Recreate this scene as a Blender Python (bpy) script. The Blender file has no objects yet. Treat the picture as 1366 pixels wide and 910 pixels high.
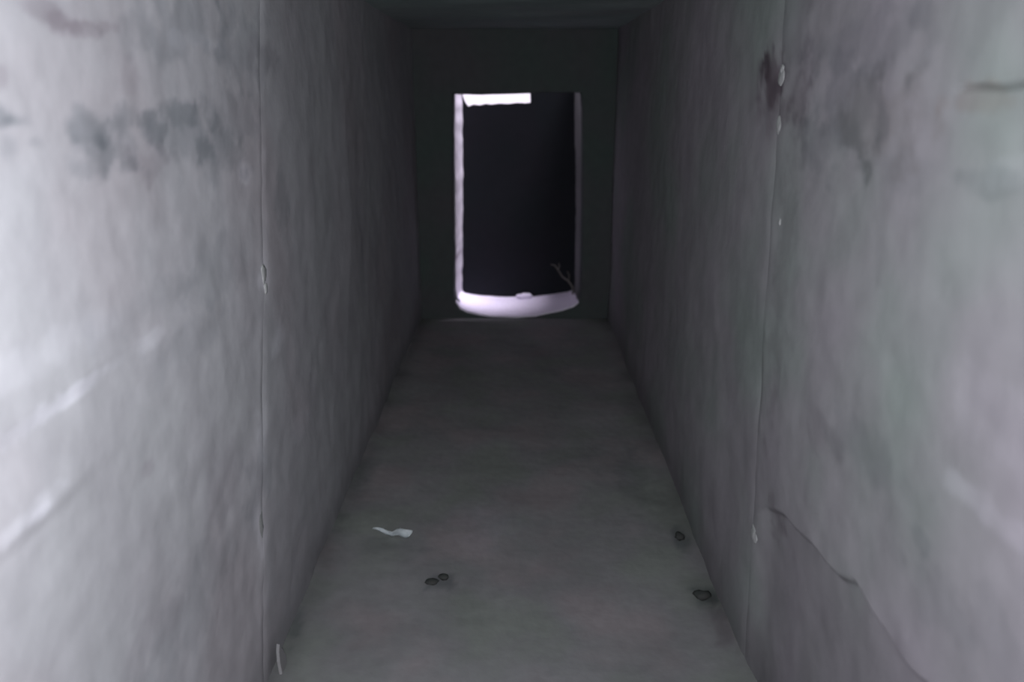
import bpy, bmesh, math, random
from mathutils import Vector, noise, Matrix

sc = bpy.context.scene
COL = sc.collection
R = math.radians

# ------------------------------------------------------------------ camera
H = 1.40                       # eye height, metres
FPX = 1060.0                   # focal length in pixels of a 1366 px frame
PITCH = 17.44
YAW = math.atan(7 / FPX)
cd = bpy.data.cameras.new('camera')
cam = bpy.data.objects.new('camera', cd); COL.objects.link(cam)
cam.location = (0, 0, H)
cam.rotation_euler = (R(90 - PITCH), 0, YAW)
cd.sensor_width = 36.0; cd.lens = 36.0 * FPX / 1366.0
cd.clip_start = 0.02; cd.clip_end = 200
cd.dof.use_dof = True; cd.dof.focus_distance = 2.2; cd.dof.aperture_fstop = 2.0
sc.camera = cam

# ------------------------------------------------------------------ sky
w = bpy.data.worlds.new('overcast_sky'); sc.world = w; w.use_nodes = True
bg = w.node_tree.nodes['Background']
bg.inputs[0].default_value = (0.92, 0.84, 1.0, 1); bg.inputs[1].default_value = 1.3

# ------------------------------------------------------------------ hazy sun, straight down into the light well
sd = bpy.data.lights.new('sun', 'SUN'); sd.energy = 10.5; sd.angle = R(25); sd.color = (0.93, 0.88, 1.0)
sun = bpy.data.objects.new('sun', sd); COL.objects.link(sun)
sun.rotation_euler = Vector((0.30, -0.05, 1.0)).to_track_quat('Z', 'Y').to_euler()

# ------------------------------------------------------------------ hand-held torch beside the lens
ld = bpy.data.lights.new('hand_torch', 'AREA'); ld.shape = 'DISK'; ld.size = 0.03
ld.energy = 46.5; ld.color = (0.97, 0.98, 1.0)
lamp = bpy.data.objects.new('hand_torch', ld); COL.objects.link(lamp)
lamp.location = (-0.03, -0.02, H + 0.03)
lamp.rotation_euler = (R(90 - 10), 0, R(19))

# ------------------------------------------------------------------ exposure
vs = sc.view_settings
vs.view_transform = 'Standard'; vs.look = 'None'; vs.gamma = 1.0; vs.exposure = 0.0
vs.use_curve_mapping = False


# ================================================================== helpers
def ray(u, v):
    x = (u - 683) / FPX; y = -(v - 455) / FPX; p = R(PITCH)
    d = (x, math.cos(p) + y * math.sin(p), -math.sin(p) + y * math.cos(p))
    c, s = math.cos(YAW), math.sin(YAW)
    return (d[0] * c - d[1] * s, d[0] * s + d[1] * c, d[2])


def on_wall(u, v, X):
    d = ray(u, v); t = X / d[0]
    return (X, d[1] * t, H + d[2] * t)


def on_floor(u, v, z=0.0):
    d = ray(u, v); t = (z - H) / d[2]
    return (d[0] * t, d[1] * t, z)


def nz(a, b, c=0.0, s=1.0):
    return noise.noise(Vector((a * s, b * s, c)))


def fbm(a, b, c=0.0, s=1.0, o=3):
    t = 0; amp = 1; f = s
    for _ in range(o):
        t += amp * noise.noise(Vector((a * f, b * f, c))); amp *= 0.5; f *= 2.1
    return t


def sst(e0, e1, x):
    t = max(0.0, min(1.0, (x - e0) / (e1 - e0))); return t * t * (3 - 2 * t)


def material(name, col_a, col_b, rough=0.95, scale=2.2, bump=0.15, stain=True, col_c=None):
    m = bpy.data.materials.new(name); m.use_nodes = True
    nt = m.node_tree; N = nt.nodes; L = nt.links
    b = N['Principled BSDF']; b.inputs['Roughness'].default_value = rough
    b.inputs['Specular IOR Level'].default_value = 0.2
    tc = N.new('ShaderNodeTexCoord')
    n1 = N.new('ShaderNodeTexNoise'); n1.inputs['Scale'].default_value = scale
    n1.inputs['Detail'].default_value = 3; n1.inputs['Roughness'].default_value = 0.5
    L.new(tc.outputs['Object'], n1.inputs['Vector'])
    cr = N.new('ShaderNodeValToRGB')
    cr.color_ramp.elements[0].position = 0.36; cr.color_ramp.elements[0].color = (*col_a, 1)
    cr.color_ramp.elements[1].position = 0.64; cr.color_ramp.elements[1].color = (*col_b, 1)
    if col_c:
        e = cr.color_ramp.elements.new(0.5); e.color = (*col_c, 1)
    L.new(n1.outputs['Fac'], cr.inputs['Fac'])
    src = cr.outputs['Color']
    n2 = N.new('ShaderNodeTexNoise'); n2.inputs['Scale'].default_value = scale * 9
    n2.inputs['Detail'].default_value = 4
    L.new(tc.outputs['Object'], n2.inputs['Vector'])
    mr = N.new('ShaderNodeMapRange'); mr.inputs['To Min'].default_value = 0.93; mr.inputs['To Max'].default_value = 1.05
    mr.inputs['From Min'].default_value = 0.3; mr.inputs['From Max'].default_value = 0.7
    L.new(n2.outputs['Fac'], mr.inputs['Value'])
    mx = N.new('ShaderNodeMix'); mx.data_type = 'RGBA'; mx.blend_type = 'MULTIPLY'; mx.inputs['Factor'].default_value = 1
    L.new(src, mx.inputs['A']); L.new(mr.outputs['Result'], mx.inputs['B']); src = mx.outputs['Result']
    if stain:
        at = N.new('ShaderNodeAttribute'); at.attribute_name = 'stain'
        m2 = N.new('ShaderNodeMix'); m2.data_type = 'RGBA'; m2.blend_type = 'MULTIPLY'; m2.inputs['Factor'].default_value = 1
        L.new(src, m2.inputs['A']); L.new(at.outputs['Color'], m2.inputs['B']); src = m2.outputs['Result']
    L.new(src, b.inputs['Base Color'])
    if bump:
        bp = N.new('ShaderNodeBump'); bp.inputs['Strength'].default_value = bump; bp.inputs['Distance'].default_value = 0.01
        n3 = N.new('ShaderNodeTexNoise'); n3.inputs['Scale'].default_value = 22; n3.inputs['Detail'].default_value = 3
        L.new(tc.outputs['Object'], n3.inputs['Vector']); L.new(n3.outputs['Fac'], bp.inputs['Height'])
        L.new(bp.outputs['Normal'], b.inputs['Normal'])
    return m


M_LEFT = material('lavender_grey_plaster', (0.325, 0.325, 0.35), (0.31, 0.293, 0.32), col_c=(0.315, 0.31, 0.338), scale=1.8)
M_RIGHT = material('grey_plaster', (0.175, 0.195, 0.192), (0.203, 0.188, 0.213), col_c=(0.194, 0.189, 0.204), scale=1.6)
M_FLOOR = material('dusty_concrete', (0.141, 0.150, 0.144), (0.171, 0.155, 0.165), col_c=(0.150, 0.149, 0.157), scale=3.0, bump=0.25)
M_CEIL = material('sooty_ceiling', (0.24, 0.30, 0.29), (0.27, 0.30, 0.30), stain=False)
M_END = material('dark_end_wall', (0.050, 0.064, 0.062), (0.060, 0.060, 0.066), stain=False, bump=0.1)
M_CORE = material('concrete_core', (0.16, 0.16, 0.17), (0.19, 0.18, 0.19), stain=False)
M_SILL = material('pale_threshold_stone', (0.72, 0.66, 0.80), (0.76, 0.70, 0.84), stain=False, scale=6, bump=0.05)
M_JAMB_LIT = material('lit_jamb', (0.56, 0.52, 0.58), (0.50, 0.47, 0.53), stain=True, scale=5)  # left jamb, base colour paler than the right one for its daylight
M_JAMB_SHADE = material('shaded_jamb', (0.13, 0.135, 0.135), (0.16, 0.16, 0.165), stain=False, scale=5)  # right jamb, its shade put into a darker base colour
M_BOARD = material('opening_dark', (0.009, 0.011, 0.014), (0.011, 0.011, 0.015), stain=False, bump=0.0)  # near-black, keeps the stand-in for the dark opening unlit
M_MORTAR = material('pale_mortar', (0.235, 0.245, 0.245), (0.27, 0.27, 0.28), stain=False, scale=20)
M_STONE = material('dark_stone', (0.026, 0.03, 0.029), (0.036, 0.036, 0.036), stain=False, scale=30)
M_SCRAP = material('milky_plastic', (0.55, 0.60, 0.64), (0.75, 0.80, 0.84), stain=False, rough=0.35, scale=30, bump=0)
M_TWIG = material('dry_twig', (0.09, 0.085, 0.08), (0.13, 0.12, 0.115), stain=False, scale=30)


def finish(name, bm, mat, parent=None, smooth=True):
    bmesh.ops.recalc_face_normals(bm, faces=bm.faces)
    me = bpy.data.meshes.new(name); bm.to_mesh(me); bm.free()
    me.materials.append(mat)
    if smooth:
        for p in me.polygons: p.use_smooth = True
    o = bpy.data.objects.new(name, me); COL.objects.link(o)
    if parent: o.parent = parent
    return o


def tag(o, label=None, cat=None, group=None, kind=None):
    for k, v in (('label', label), ('category', cat), ('group', group), ('kind', kind)):
        if v: o[k] = v
    return o


def add_box(bm, a, b):
    vs_ = [bm.verts.new((x, y, z)) for x in (a[0], b[0]) for y in (a[1], b[1]) for z in (a[2], b[2])]
    for q in ((0, 1, 3, 2), (4, 6, 7, 5), (0, 4, 5, 1), (2, 3, 7, 6), (0, 2, 6, 4), (1, 5, 7, 3)):
        bm.faces.new([vs_[i] for i in q])


def box(name, a, b, mat, parent=None):
    bm = bmesh.new(); add_box(bm, a, b); return finish(name, bm, mat, parent, False)


def slab(name, nu, nv, front, back, stain, mat, parent=None):
    """closed relief slab: front(i,j)->xyz with relief, back(i,j)->xyz flat; stain(p)->rgb multiplier"""
    F = [[front(i / nu, j / nv) for j in range(nv + 1)] for i in range(nu + 1)]
    verts = []; idx = {}
    for i in range(nu + 1):
        for j in range(nv + 1):
            idx[i, j] = len(verts); verts.append(F[i][j])
    faces = [(idx[i, j], idx[i + 1, j], idx[i + 1, j + 1], idx[i, j + 1]) for i in range(nu) for j in range(nv)]
    border = [(i, 0) for i in range(nu)] + [(nu, j) for j in range(nv)] + [(i, nv) for i in range(nu, 0, -1)] + [(0, j) for j in range(nv, 0, -1)]
    n = len(border)
    rim = len(verts)                    # the rim gets its own vertices so that the edge stays sharp
    for (i, j) in border: verts.append(F[i][j])
    base = len(verts)
    for (i, j) in border: verts.append(back(i / nu, j / nv))
    for k in range(n):
        a = rim + k; b = rim + (k + 1) % n
        faces.append((b, a, base + k, base + (k + 1) % n))
    faces.append(tuple(base + k for k in range(n))[::-1])
    me = bpy.data.meshes.new(name); me.from_pydata(verts, [], faces); me.update()
    ca = me.color_attributes.new('stain', 'FLOAT_COLOR', 'POINT')
    for k, p in enumerate(verts):
        c = stain(p) if stain else (1, 1, 1)
        ca.data[k].color = (c[0], c[1], c[2], 1)
    nf = nu * nv
    for k, p in enumerate(me.polygons): p.use_smooth = k < nf
    me.materials.append(mat)
    o = bpy.data.objects.new(name, me); COL.objects.link(o)
    if parent: o.parent = parent
    return o


# ================================================================== dimensions
XL, XR = -0.617, 0.583
YB, YE = -1.2, 4.95
ZC = 1.75
TH = 0.035      # thickness of the cast facing panels


# ------------------------------------------------------------------ stains: (y, z, ry, rz, strength, r, g, b)
def blot(lst, y, z, seed):
    m = [1.0, 1.0, 1.0]
    for (cy, cz, ry, rz, s, tint) in lst:
        dy = (y - cy) / ry; dz = (z - cz) / rz
        if abs(dy) > 2 or abs(dz) > 2: continue
        d = math.sqrt(dy * dy + dz * dz) + 0.75 * fbm(y, z, seed, 16, 4)
        a = min(.95, s * 1.15) * (1 - sst(0.45, 1.1, d))
        for k in range(3): m[k] *= 1 - a * (1 - tint[k]) if a > 0 else 1 - a * (tint[k] - 1) * -1
    return m


GD = (0.45, 0.50, 0.52)     # grey-green damp
BR = (0.52, 0.45, 0.49)     # brownish
PL = (1.25, 1.25, 1.27)     # pale lime smear


def WL(u, v): p = on_wall(u, v, XL); return p[1], p[2]
def WR(u, v): p = on_wall(u, v, XR); return p[1], p[2]


LST = []
for (u, v, ry, rz, s, t) in [
    (120, 165, .050, .035, .40, GD), (122, 185, .045, .035, .30, GD), (132, 215, .085, .030, .40, GD),
    (165, 195, .075, .060, .35, GD), (170, 160, .06, .03, .35, GD), (205, 172, .08, .035, .45, GD), (165, 225, .075, .018, .30, GD), (240, 150, .10, .035, .35, GD),
    (250, 175, .18, .07, .35, GD), (310, 165, .22, .08, .28, GD), (300, 205, .16, .06, .28, GD), (200, 215, .12, .035, .22, BR),
    (5, 160, .035, .02, .5, GD), (30, 162, .035, .014, .5, GD), (15, 190, .035, .025, .30, GD), (45, 190, .03, .012, .22, GD), (2, 98, .03, .02, .30, BR),
    (62, 12, .05, .022, .35, BR), (85, 30, .05, .016, .30, BR), (115, 38, .05, .012, .35, BR), (145, 34, .04, .012, .30, BR), (90, 10, .06, .03, .15, BR),
    (240, 30, .25, .07, .30, GD), (330, 60, .22, .10, .26, GD), (350, 75, .12, .05, .22, BR), (175, 105, .05, .03, .18, BR),
    (198, 620, .03, .022, .28, BR), (375, 270, .07, .10, .30, GD), (250, 455, .22, .05, .16, GD), (200, 400, .25, .035, .12, GD), (290, 360, .22, .08, .18, GD),
    (345, 640, .10, .10, .20, GD), (260, 800, .25, .09, .18, GD), (190, 870, .20, .05, .12, BR), (300, 640, .15, .10, .10, BR),
    (40, 560, .20, .016, .75, PL), (110, 515, .14, .014, .55, PL), (18, 700, .11, .018, .75, PL), (40, 690, .05, .012, .5, PL),
    (55, 470, .22, .03, .35, PL), (200, 450, .06, .02, .5, PL), (325, 228, .045, .03, .7, PL), (270, 55, .16, .02, .4, PL),
    (349, 368, .05, .04, .9, PL), (349, 700, .04, .09, .7, PL), (348, 590, .04, .08, .5, PL), (370, 455, .07, .04, .95, PL), (400, 565, .12, .05, .4, PL)]:
    y, z = WL(u, v); LST.append((y, z, ry, rz, s, t))
RST = []
for (u, v, ry, rz, s, t) in [
    (1030, 105, .11, .07, .95, BR), (1022, 95, .05, .04, .8, BR), (1030, 140, .14, .07, .45, BR), (1062, 130, .08, .06, .3, BR), (1050, 320, .06, .5, .22, BR),
    (1130, 140, .20, .10, .28, GD), (1170, 160, .18, .08, .26, (0.62, 0.58, 0.52)), (1150, 60, .30, .06, .22, GD), (1230, 22, .04, .03, .25, GD), (1060, 40, .12, .12, .2, GD),
    (1100, 190, .20, .07, .25, GD), (1230, 722, .03, .022, .25, GD), (1330, 245, .09, .02, .22, GD), (1200, 225, .16, .04, .15, GD),
    (1150, 600, .16, .06, .20, GD), (1100, 580, .10, .05, .18, BR), (1250, 800, .12, .05, .15, GD), (1330, 850, .08, .05, .12, GD),
    (1320, 680, .12, .022, .45, PL), (1290, 660, .08, .02, .35, PL), (1350, 230, .06, .02, .4, PL), (1345, 560, .18, .06, .25, PL),
    (1315, 132, .14, .020, .35, (0.85, 0.72, 0.66)), (1030, 690, .05, .05, .5, BR)]:
    y, z = WR(u, v); RST.append((y, z, ry, rz, s, t))

SEAM_L = lambda z: 1.60 + 0.29 * z
SEAM_R = lambda z: 1.71 + 0.11 * z


def stain_left(p):
    y, z = p[1], p[2]
    m = blot(LST, y, z, 3.0)
    d = y - SEAM_L(z)
    far = sst(-0.02, 0.05, d + 0.03 * nz(y, z, 1, 9))
    k = 1 - 0.15 * far
    strip = math.exp(-((d + 0.035) / 0.030) ** 2) * (0.5 + 0.9 * max(0, nz(z, 0.3, 5, 3.5)))   # lime smear beside the joint
    k *= 1 + 0.16 * strip
    k *= 1 + 0.07 * fbm(y, z * 1.6, 8, 2.6, 3)
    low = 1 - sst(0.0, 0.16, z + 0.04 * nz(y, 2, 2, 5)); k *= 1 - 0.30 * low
    return [max(0.05, c * k) for c in m]


def stain_right(p):
    y, z = p[1], p[2]
    m = blot(RST, y, z, 6.0)
    d = y - SEAM_R(z)
    k = 1 - 0.02 * sst(-0.03, 0.05, d + 0.03 * nz(y, z, 4, 9))
    k *= 1 + 0.07 * fbm(y, z * 1.6, 12, 2.6, 3)
    k *= 1 - 0.13 * dado(y, z)
    if y < 1.14: k *= 1 - .45 * math.exp(-((z - 1.405 - 0.006 * nz(y, 0, 9, 14)) / 0.003) ** 2) * (1 - sst(1.05, 1.14, y))
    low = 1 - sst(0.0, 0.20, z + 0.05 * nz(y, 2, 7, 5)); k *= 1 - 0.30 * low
    return [max(0.05, c * k) for c in m]


def edge_z(y):      # broken lower edge of the upper plaster coat on the right wall
    pts = [(-2, .62), (0.93, .60), (1.02, .575), (1.19, .59), (1.26, .555), (1.45, .535), (1.60, .50), (1.66, .47), (1.75, .40), (6, .40)]
    for a, b in zip(pts, pts[1:]):
        if a[0] <= y <= b[0]:
            t = (y - a[0]) / (b[0] - a[0]); return a[1] * (1 - t) + b[1] * t + 0.010 * nz(y, 0, 3, 12)
    return .4


def dado(y, z):
    e = edge_z(y)
    return (1 - sst(e - 0.012, e + 0.006, z)) * (1 - sst(1.60, 1.74, y))


def relief_left(y, z):
    r = 0.007 * fbm(y, z, 1, 1.7, 2) + 0.0022 * fbm(y, z, 4, 9, 2)
    r += 0.004 * sst(0.99, 1.02, z + 0.01 * nz(y, 1, 1, 4)) * (1 - sst(1.02, 1.20, z)) * (1 - sst(.95, 1.3, y))      # faint board marks
    r += 0.004 * sst(0.86, 0.89, z + 0.01 * nz(y, 5, 1, 4)) * (1 - sst(0.89, 0.99, z)) * (1 - sst(.9, 1.15, y))
    return r


def relief_right(y, z):
    r = 0.007 * fbm(y, z, 21, 1.7, 2) + 0.0022 * fbm(y, z, 24, 9, 2)
    r -= 0.016 * dado(y, z)
    # horizontal crack near the lens
    if 0.75 < y < 1.13:
        zc = 1.405 + 0.006 * nz(y, 0, 9, 14)
        r -= 0.008 * math.exp(-((z - zc) / 0.0035) ** 2) * (1 - sst(1.07, 1.13, y))
    return r


def wall(name, X, sgn, seam, relief, stain, mat, label):
    # sgn: +1 the room lies towards +x (left wall)
    core = box(name, (X - sgn * (TH + 0.25), YB - 0.2, -0.2) if sgn > 0 else (X - sgn * TH, YB - 0.2, -0.2),
               (X - sgn * TH, YE + 0.15, ZC + 0.25) if sgn > 0 else (X - sgn * (TH + 0.25), YE + 0.15, ZC + 0.25), M_CORE)
    tag(core, label, 'wall', kind='structure')
    g = 0.0002
    for part in (0, 1):
        def yy(s, z):
            if part == 0:
                y1 = seam(z) - g
                return YB + (0.5 - YB) * s / .05 if s < .05 else .5 + (y1 - .5) * (s - .05) / .95
            return seam(z) + g + (YE - seam(z) - g) * s

        def front(s, t):
            z = t * ZC; y = yy(s, z); r = relief(y, z)
            d = abs(y - seam(z)); r -= 0.0025 * math.exp(-(d / 0.014) ** 2) * max(0, 0.7 + 1.6 * nz(z, 2, 3, 5))
            return (X + sgn * r, y, z)

        def back(s, t):
            z = t * ZC; return (X - sgn * TH, yy(s, z), z)
        n = (140, 480) if part == 0 else (180, 110)
        slab('plaster_panel', n[0], n[1], front, back, stain, mat, core)
    return core


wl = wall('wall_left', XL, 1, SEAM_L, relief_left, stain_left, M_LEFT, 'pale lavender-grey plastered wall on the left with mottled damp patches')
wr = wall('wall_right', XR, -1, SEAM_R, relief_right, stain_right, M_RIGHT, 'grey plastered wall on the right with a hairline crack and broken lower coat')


# ------------------------------------------------------------------ floor
FST = []
for (u, v, rx, ry, s, t) in [
    (905, 715, .03, .10, .55, GD), (940, 795, .045, .06, .65, GD), (925, 640, .05, .30, .35, GD), (960, 830, .03, .12, .4, BR), (845, 640, .09, .25, .25, GD),
    (515, 728, .10, .05, .22, GD), (585, 777, .06, .045, .6, GD), (430, 720, .06, .2, .2, GD), (395, 830, .025, .10, .5, GD),
    (650, 700, .12, .18, .18, (1.2, 1.2, 1.35)), (740, 780, .14, .12, .12, (1.15, 1.02, 1.1)), (470, 640, .08, .3, .25, GD)]:
    x, y, _ = on_floor(u, v); FST.append((x, y, rx, ry, s, t))


def stain_floor(p):
    m = blot(FST, p[0], p[1], 9.0)
    e = min(p[0] - XL, XR - p[0])
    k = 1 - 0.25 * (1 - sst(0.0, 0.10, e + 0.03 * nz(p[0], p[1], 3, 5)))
    k *= 1 + 0.12 * fbm(p[0], p[1], 2, 4, 3)
    return [c * k for c in m]


def fz(x, y):
    e = min(x - XL, XR - x)
    fade = 1 - sst(4.6, 4.95, y)
    return (0.006 * fbm(x, y, 4, 3.0, 3) + 0.014 * math.exp(-max(e, 0) / 0.035) * (0.6 + nz(x, y, 8, 6))) * fade - 0.002


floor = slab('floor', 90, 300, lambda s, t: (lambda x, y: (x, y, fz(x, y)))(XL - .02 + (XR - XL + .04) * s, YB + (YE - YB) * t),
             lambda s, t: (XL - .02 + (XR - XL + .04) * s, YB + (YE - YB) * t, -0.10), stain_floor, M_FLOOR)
tag(floor, 'dusty grey concrete floor running to the low doorway', 'floor', kind='structure')

# ------------------------------------------------------------------ ceiling, unseen back wall added against sky light
ceil = slab('ceiling', 30, 120, lambda s, t: (lambda x, y: (x, y, ZC - .004 + 0.008 * fbm(x, y, 14, 2.5, 2)))(XL - .03 + (XR - XL + .06) * s, YB + (YE + .15 - YB) * t),
            lambda s, t: (XL - .03 + (XR - XL + .06) * s, YB + (YE + .15 - YB) * t, ZC + 0.25), None, M_CEIL)
tag(ceil, 'dark low ceiling of the passage', 'ceiling', kind='structure')
wb = box('wall_light_stop', (XL, YB - 0.2, -.1), (XR, YB, ZC), M_CORE)
tag(wb, 'unseen wall added behind the viewer to keep sky light out', 'wall', kind='structure')

# ------------------------------------------------------------------ end wall with the doorway
ET = 0.15
# opening outline, counter-clockwise from the top left
HOLE = [(-.382, 1.385), (-.388, 1.25), (-.392, 1.05), (-.396, .85), (-.398, .65), (-.402, .5), (-.396, .42), (-.404, .30), (-.404, .16),
        (-.396, .10), (-.370, .058), (-.32, .034), (-.25, .018), (-.15, .004), (0, 0.0), (.12, .008), (.22, .030), (.30, .050), (.36, .072), (.395, .10),
        (.408, .16), (.410, .35), (.406, .7), (.398, 1.05), (.390, 1.30), (.382, 1.392), (.2, 1.396), (0.05, 1.388), (-.12, 1.384), (-.25, 1.38)]


def refine(pts, n=3):
    out = []
    for k in range(len(pts)):
        a = Vector(pts[k]); b = Vector(pts[(k + 1) % len(pts)])
        for j in range(n):
            p = a.lerp(b, j / n); s = 0.004
            out.append((p.x + s * nz(p.x, p.y, 2, 18), p.y + s * nz(p.y, p.x, 5, 18)))
    return out


HP = refine(HOLE)


def outer(p):       # project to the outer rectangle of the wall
    cx, cz = 0.0, .7
    dx, dz = p[0] - cx, p[1] - cz
    x0, x1, z0, z1 = XL - .03, XR + .03, -.1, ZC + .02
    t = 1e9
    if dx > 0: t = min(t, (x1 - cx) / dx)
    if dx < 0: t = min(t, (x0 - cx) / dx)
    if dz > 0: t = min(t, (z1 - cz) / dz)
    if dz < 0: t = min(t, (z0 - cz) / dz)
    return (cx + dx * t, cz + dz * t)


bm = bmesh.new()
rings = []
n = len(HP)
STEPS = [(0, 1.0), (0, .6), (0, .3), (0, .1), (0, 0.02), (.008, 0.0), (ET * .5, 0.0), (ET, 0.0), (ET, 1.0)]
for (yo, t) in STEPS:
    ring = []
    for p in HP:
        q = outer(p)
        x = p[0] * (1 - t) + q[0] * t; z = p[1] * (1 - t) + q[1] * t
        j = 0.006 * fbm(x, z, 3, 5, 2) if 0.02 < t < 1 and yo == 0 else 0
        ring.append(bm.verts.new((x, YE + yo + j, z)))
    rings.append(ring)
for a, b in zip(rings, rings[1:]):
    for k in range(n):
        bm.faces.new((a[k], a[(k + 1) % n], b[(k + 1) % n], b[k]))
for k in range(n):
    bm.faces.new((rings[-1][k], rings[-1][(k + 1) % n], rings[0][(k + 1) % n], rings[0][k]))
we = finish('wall_end', bm, M_END, None, False)
tag(we, 'dark end wall pierced by one low narrow doorway', 'wall', kind='structure')

# ------------------------------------------------------------------ light well behind the doorway
YW0, YW1 = YE + ET, 5.50
FL = lambda z: -0.392 - 0.012 * sst(0.2, 1.3, 1.3 - z) + 0.004 * nz(z, 0, 0, 12)


def stain_jamb(p):
    m = blot([(5.15, .36, .3, .02, .7, BR), (5.2, .43, .2, .015, .4, BR), (5.2, .25, .3, .01, .3, BR)], p[1], p[2], 4)
    return m


lj = slab('trim_1', 12, 90, lambda s, t: (FL(1.9 * t - .1) + (.016 + .018 * t) * s + 0.004 * nz(s, t * 9, 2, 3), YW0 + .001 + (YW1 - YW0) * s, -.1 + 1.7 * t),
          lambda s, t: (-.75, YW0 + .001 + (YW1 - YW0) * s, -.1 + 1.7 * t), stain_jamb, M_JAMB_LIT)
tag(lj, 'daylit pale left jamb of the low doorway', 'jamb', kind='structure')
rj = slab('trim_2', 12, 90, lambda s, t: (.412 - .018 * sst(.7, 1.5, 1.7 * t) - (.006 + .016 * t) * s - 0.004 * nz(s, t * 9, 7, 3), YW0 + .001 + (YW1 - YW0) * s, -.1 + 1.7 * t),
          lambda s, t: (.75, YW0 + .001 + (YW1 - YW0) * s, -.1 + 1.7 * t), None, M_JAMB_SHADE)
tag(rj, 'right jamb of the low doorway, its shade put into a darker grey', 'jamb', kind='structure')


def trough(x):
    low = [p for p in HOLE[9:20]]
    if x <= low[0][0]: return low[0][1]
    for a, b in zip(low, low[1:]):
        if a[0] <= x <= b[0]:
            t = (x - a[0]) / (b[0] - a[0]); return a[1] * (1 - t) + b[1] * t
    return low[-1][1]


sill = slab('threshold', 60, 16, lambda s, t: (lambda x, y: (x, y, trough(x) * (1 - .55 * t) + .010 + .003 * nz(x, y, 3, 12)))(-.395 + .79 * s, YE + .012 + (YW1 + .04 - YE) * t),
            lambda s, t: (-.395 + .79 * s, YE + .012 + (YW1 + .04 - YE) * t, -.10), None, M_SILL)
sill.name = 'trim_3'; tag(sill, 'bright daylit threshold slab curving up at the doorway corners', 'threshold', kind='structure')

# added black board stands in for the dark opening, notched where sky shows
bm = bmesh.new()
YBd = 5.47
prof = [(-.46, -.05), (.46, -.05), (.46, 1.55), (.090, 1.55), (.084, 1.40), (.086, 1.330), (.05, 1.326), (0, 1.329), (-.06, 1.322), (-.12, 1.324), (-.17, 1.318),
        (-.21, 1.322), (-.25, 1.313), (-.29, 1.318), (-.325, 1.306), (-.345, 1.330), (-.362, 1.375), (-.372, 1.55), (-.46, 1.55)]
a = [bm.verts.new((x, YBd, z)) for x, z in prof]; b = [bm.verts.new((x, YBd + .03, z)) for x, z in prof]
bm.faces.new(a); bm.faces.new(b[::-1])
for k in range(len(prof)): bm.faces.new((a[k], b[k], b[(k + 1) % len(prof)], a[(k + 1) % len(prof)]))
bd = finish('board_stand_in', bm, M_BOARD, None, False)
tag(bd, 'black board added as stand-in for the dark doorway, with a notch of bright sky at its upper left', 'board', kind='structure')


# ================================================================== small things
def lump(name, c, size, mat, seed, parent=None, subdiv=3, jag=0.35, normal=None):
    bm = bmesh.new(); bmesh.ops.create_icosphere(bm, subdivisions=subdiv, radius=1)
    for v in bm.verts:
        f = 1 + jag * fbm(v.co.x + seed, v.co.y, v.co.z + seed, 1.5, 2)
        v.co = Vector((v.co.x * f * size[0], v.co.y * f * size[1], v.co.z * f * size[2]))
    o = finish(name, bm, mat, parent, True)
    o.location = c
    return o


def drop_on_floor(o, x, y, z0=None):
    zs = [v.co.z for v in o.data.vertices]
    o.location = (x, y, (fz(x, y) if z0 is None else z0) - min(zs) - 0.002)


# mortar lumps squeezed out of the wall joints
for (u, v, s) in [(350, 366, (.004, .020, .024)), (352, 385, (.005, .012, .014)), (350, 700, (.0025, .020, .045))]:
    p = on_wall(u, v, XL); lump('mortar_lump', (XL + relief_left(p[1], p[2]) - .002, p[1], p[2]), s, M_MORTAR, v * .01, wl)
for (u, v, s) in [(1041, 103, (.004, .022, .022)), (1038, 168, (.004, .020, .020)), (1043, 92, (.005, .012, .010)), (1004, 712, (.004, .022, .022)), (1040, 295, (.004, .010, .012))]:
    p = on_wall(u, v, XR); lump('mortar_lump', (XR - relief_right(p[1], p[2]) + .002, p[1], p[2]), s, M_MORTAR, v * .01, wr)

# pale scrap of twisted plastic on the floor
x0, y0, _ = on_floor(497, 708); x1, y1, _ = on_floor(546, 722)
bm = bmesh.new(); prev = None
N = 26
A = Vector((x0, y0, 0)); B = Vector((x1, y1, 0)); dirv = (B - A).normalized(); side = Vector((-dirv.y, dirv.x, 0))
rows = []
for k in range(N + 1):
    t = k / N
    c = A.lerp(B, t) + side * (0.0015 * math.sin(t * 5))
    c.z = 0.010 + 0.012 * sst(.5, .9, t) + 0.003 * math.sin(t * 11)
    wd = 0.004 + 0.004 * sst(0, .3, t) + 0.010 * sst(.5, .62, t) + 0.010 * sst(.78, 1.0, t)
    tw = 0.5 + 0.6 * math.sin(t * 4.5)
    row = []
    for q in range(-3, 4):
        s = q / 3
        off = side * (wd * s * math.cos(tw * .5)) + Vector((0, 0, 1)) * (wd * (0.45 * s * math.sin(tw) + 0.35 * s * s))
        row.append(bm.verts.new(c + off + Vector((0, 0, .002 * nz(t * 9, s, 2, 3)))))
    rows.append(row)
for ra, rb in zip(rows, rows[1:]):
    for q in range(6): bm.faces.new((ra[q], ra[q + 1], rb[q + 1], rb[q]))
bmesh.ops.solidify(bm, geom=bm.faces[:], thickness=0.0012)
sp = finish('plastic_scrap', bm, M_SCRAP)
zmin = min(v.co.z for v in sp.data.vertices); xm, ym = (x0 + x1) / 2, (y0 + y1) / 2
sp.data.transform(Matrix.Translation((-xm, -ym, -zmin))); sp.location = (xm, ym, fz(xm, ym) + .001)
tag(sp, 'small white scrap of twisted plastic lying on the floor near the left wall', 'litter')

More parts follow.
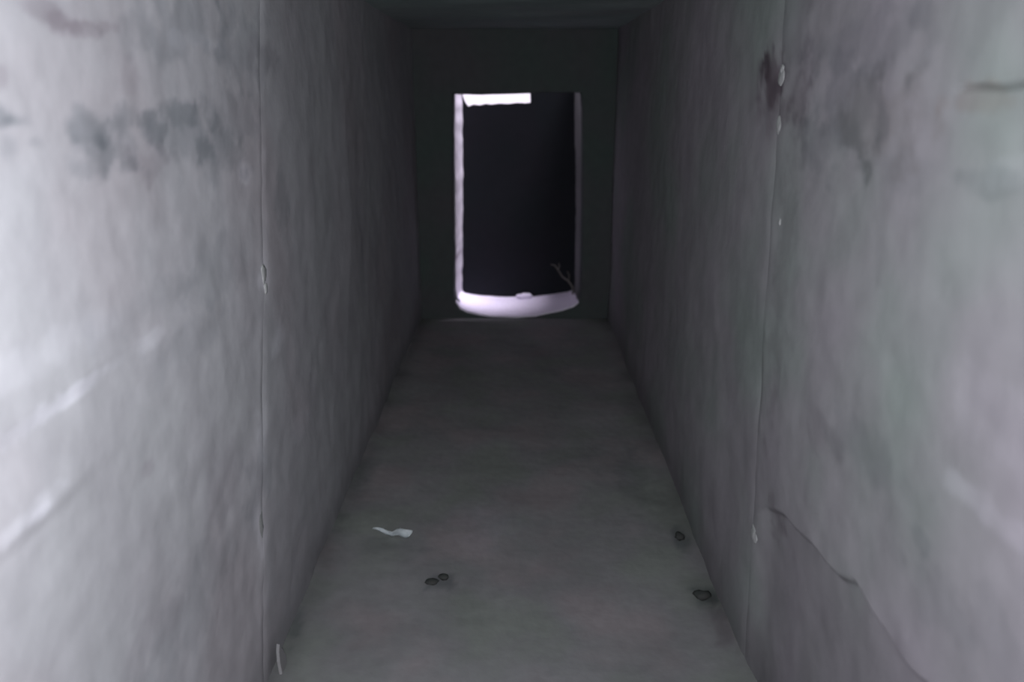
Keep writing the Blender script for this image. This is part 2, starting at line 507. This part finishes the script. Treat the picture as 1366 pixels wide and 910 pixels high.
# dark stones
for (u, v, sz, mat, lab, sd_) in [
    (576, 779, (.020, .014, .008), M_STONE, 'small flat dark stone on open floor, left one of a close pair', 1.3),
    (592, 773, (.016, .012, .009), M_STONE, 'small flat dark stone on open floor, right one of a close pair', 4.1),
    (946, 799, (.024, .018, .012), M_STONE, 'nearer and larger dark stone at the foot of the right wall', 2.2),
    (906, 719, (.016, .020, .010), M_STONE, 'farther dark stone at the foot of the right wall', 3.4)]:
    x, y, _ = on_floor(u, v)
    o = lump('stone', (0, 0, 0), sz, mat, sd_, None, 2); drop_on_floor(o, min(x, XR - sz[0] - .022), y)
    tag(o, lab, 'stone', 'loose stones on the passage floor')

# plaster flake standing against the foot of the left wall, bottom edge of the picture
p = on_floor(380, 893)
bm = bmesh.new()
out = [(-.022, 0), (.024, 0), (.028, .02), (.018, .05), (.006, .072), (-.008, .060), (-.018, .035)]
fa = [bm.verts.new((0, yy_, zz_)) for yy_, zz_ in out]; fb = [bm.verts.new((.007, yy_ * .92, zz_ * .95)) for yy_, zz_ in out]
bm.faces.new(fa); bm.faces.new(fb[::-1])
for k in range(len(out)): bm.faces.new((fa[k], fa[(k + 1) % 7], fb[(k + 1) % 7], fb[k]))
fl = finish('plaster_flake', bm, M_CORE, None, False)
fl.location = (XL + .022, p[1], fz(XL + .03, p[1]) + 0.002); fl.rotation_euler = (0, -.12, 0)
tag(fl, 'pale plaster flake leaning at the foot of the left wall', 'flake')

# pale stone on the threshold
x, y = .050, 5.42
o = lump('stone', (0, 0, 0), (.055, .028, .022), M_SILL, 7.7, None, 3, .25)
drop_on_floor(o, x, y, trough(x) * .45 + .004)
tag(o, 'pale sunlit stone lying on the bright threshold of the doorway', 'stone')


# dry twig leaning into the right corner behind the doorway
def tube(bm, pts, r0, r1, seg=6):
    rings = []
    for k, p in enumerate(pts):
        p = Vector(p); d = (Vector(pts[min(k + 1, len(pts) - 1)]) - Vector(pts[max(k - 1, 0)])).normalized()
        u_ = d.cross(Vector((0, 1, .1))).normalized(); v_ = d.cross(u_)
        r = r0 + (r1 - r0) * k / (len(pts) - 1)
        rings.append([bm.verts.new(p + u_ * r * math.cos(6.283 * j / seg) + v_ * r * math.sin(6.283 * j / seg)) for j in range(seg)])
    for a_, b_ in zip(rings, rings[1:]):
        for j in range(seg): bm.faces.new((a_[j], a_[(j + 1) % seg], b_[(j + 1) % seg], b_[j]))
    bm.faces.new(rings[0][::-1]); bm.faces.new(rings[-1])


bm = bmesh.new()
tube(bm, [(.385, 5.30, .060), (.380, 5.32, .12), (.355, 5.36, .150), (.315, 5.40, .172), (.285, 5.425, .215), (.262, 5.44, .245), (.235, 5.445, .250)], .008, .004)
tube(bm, [(.355, 5.36, .150), (.36, 5.37, .19), (.345, 5.38, .215)], .005, .003)
tube(bm, [(.285, 5.425, .215), (.295, 5.43, .245), (.288, 5.44, .262)], .005, .003)
tw = finish('dry_twig', bm, M_TWIG)
tag(tw, 'dim bent dry twig in the right corner behind the doorway', 'twig')
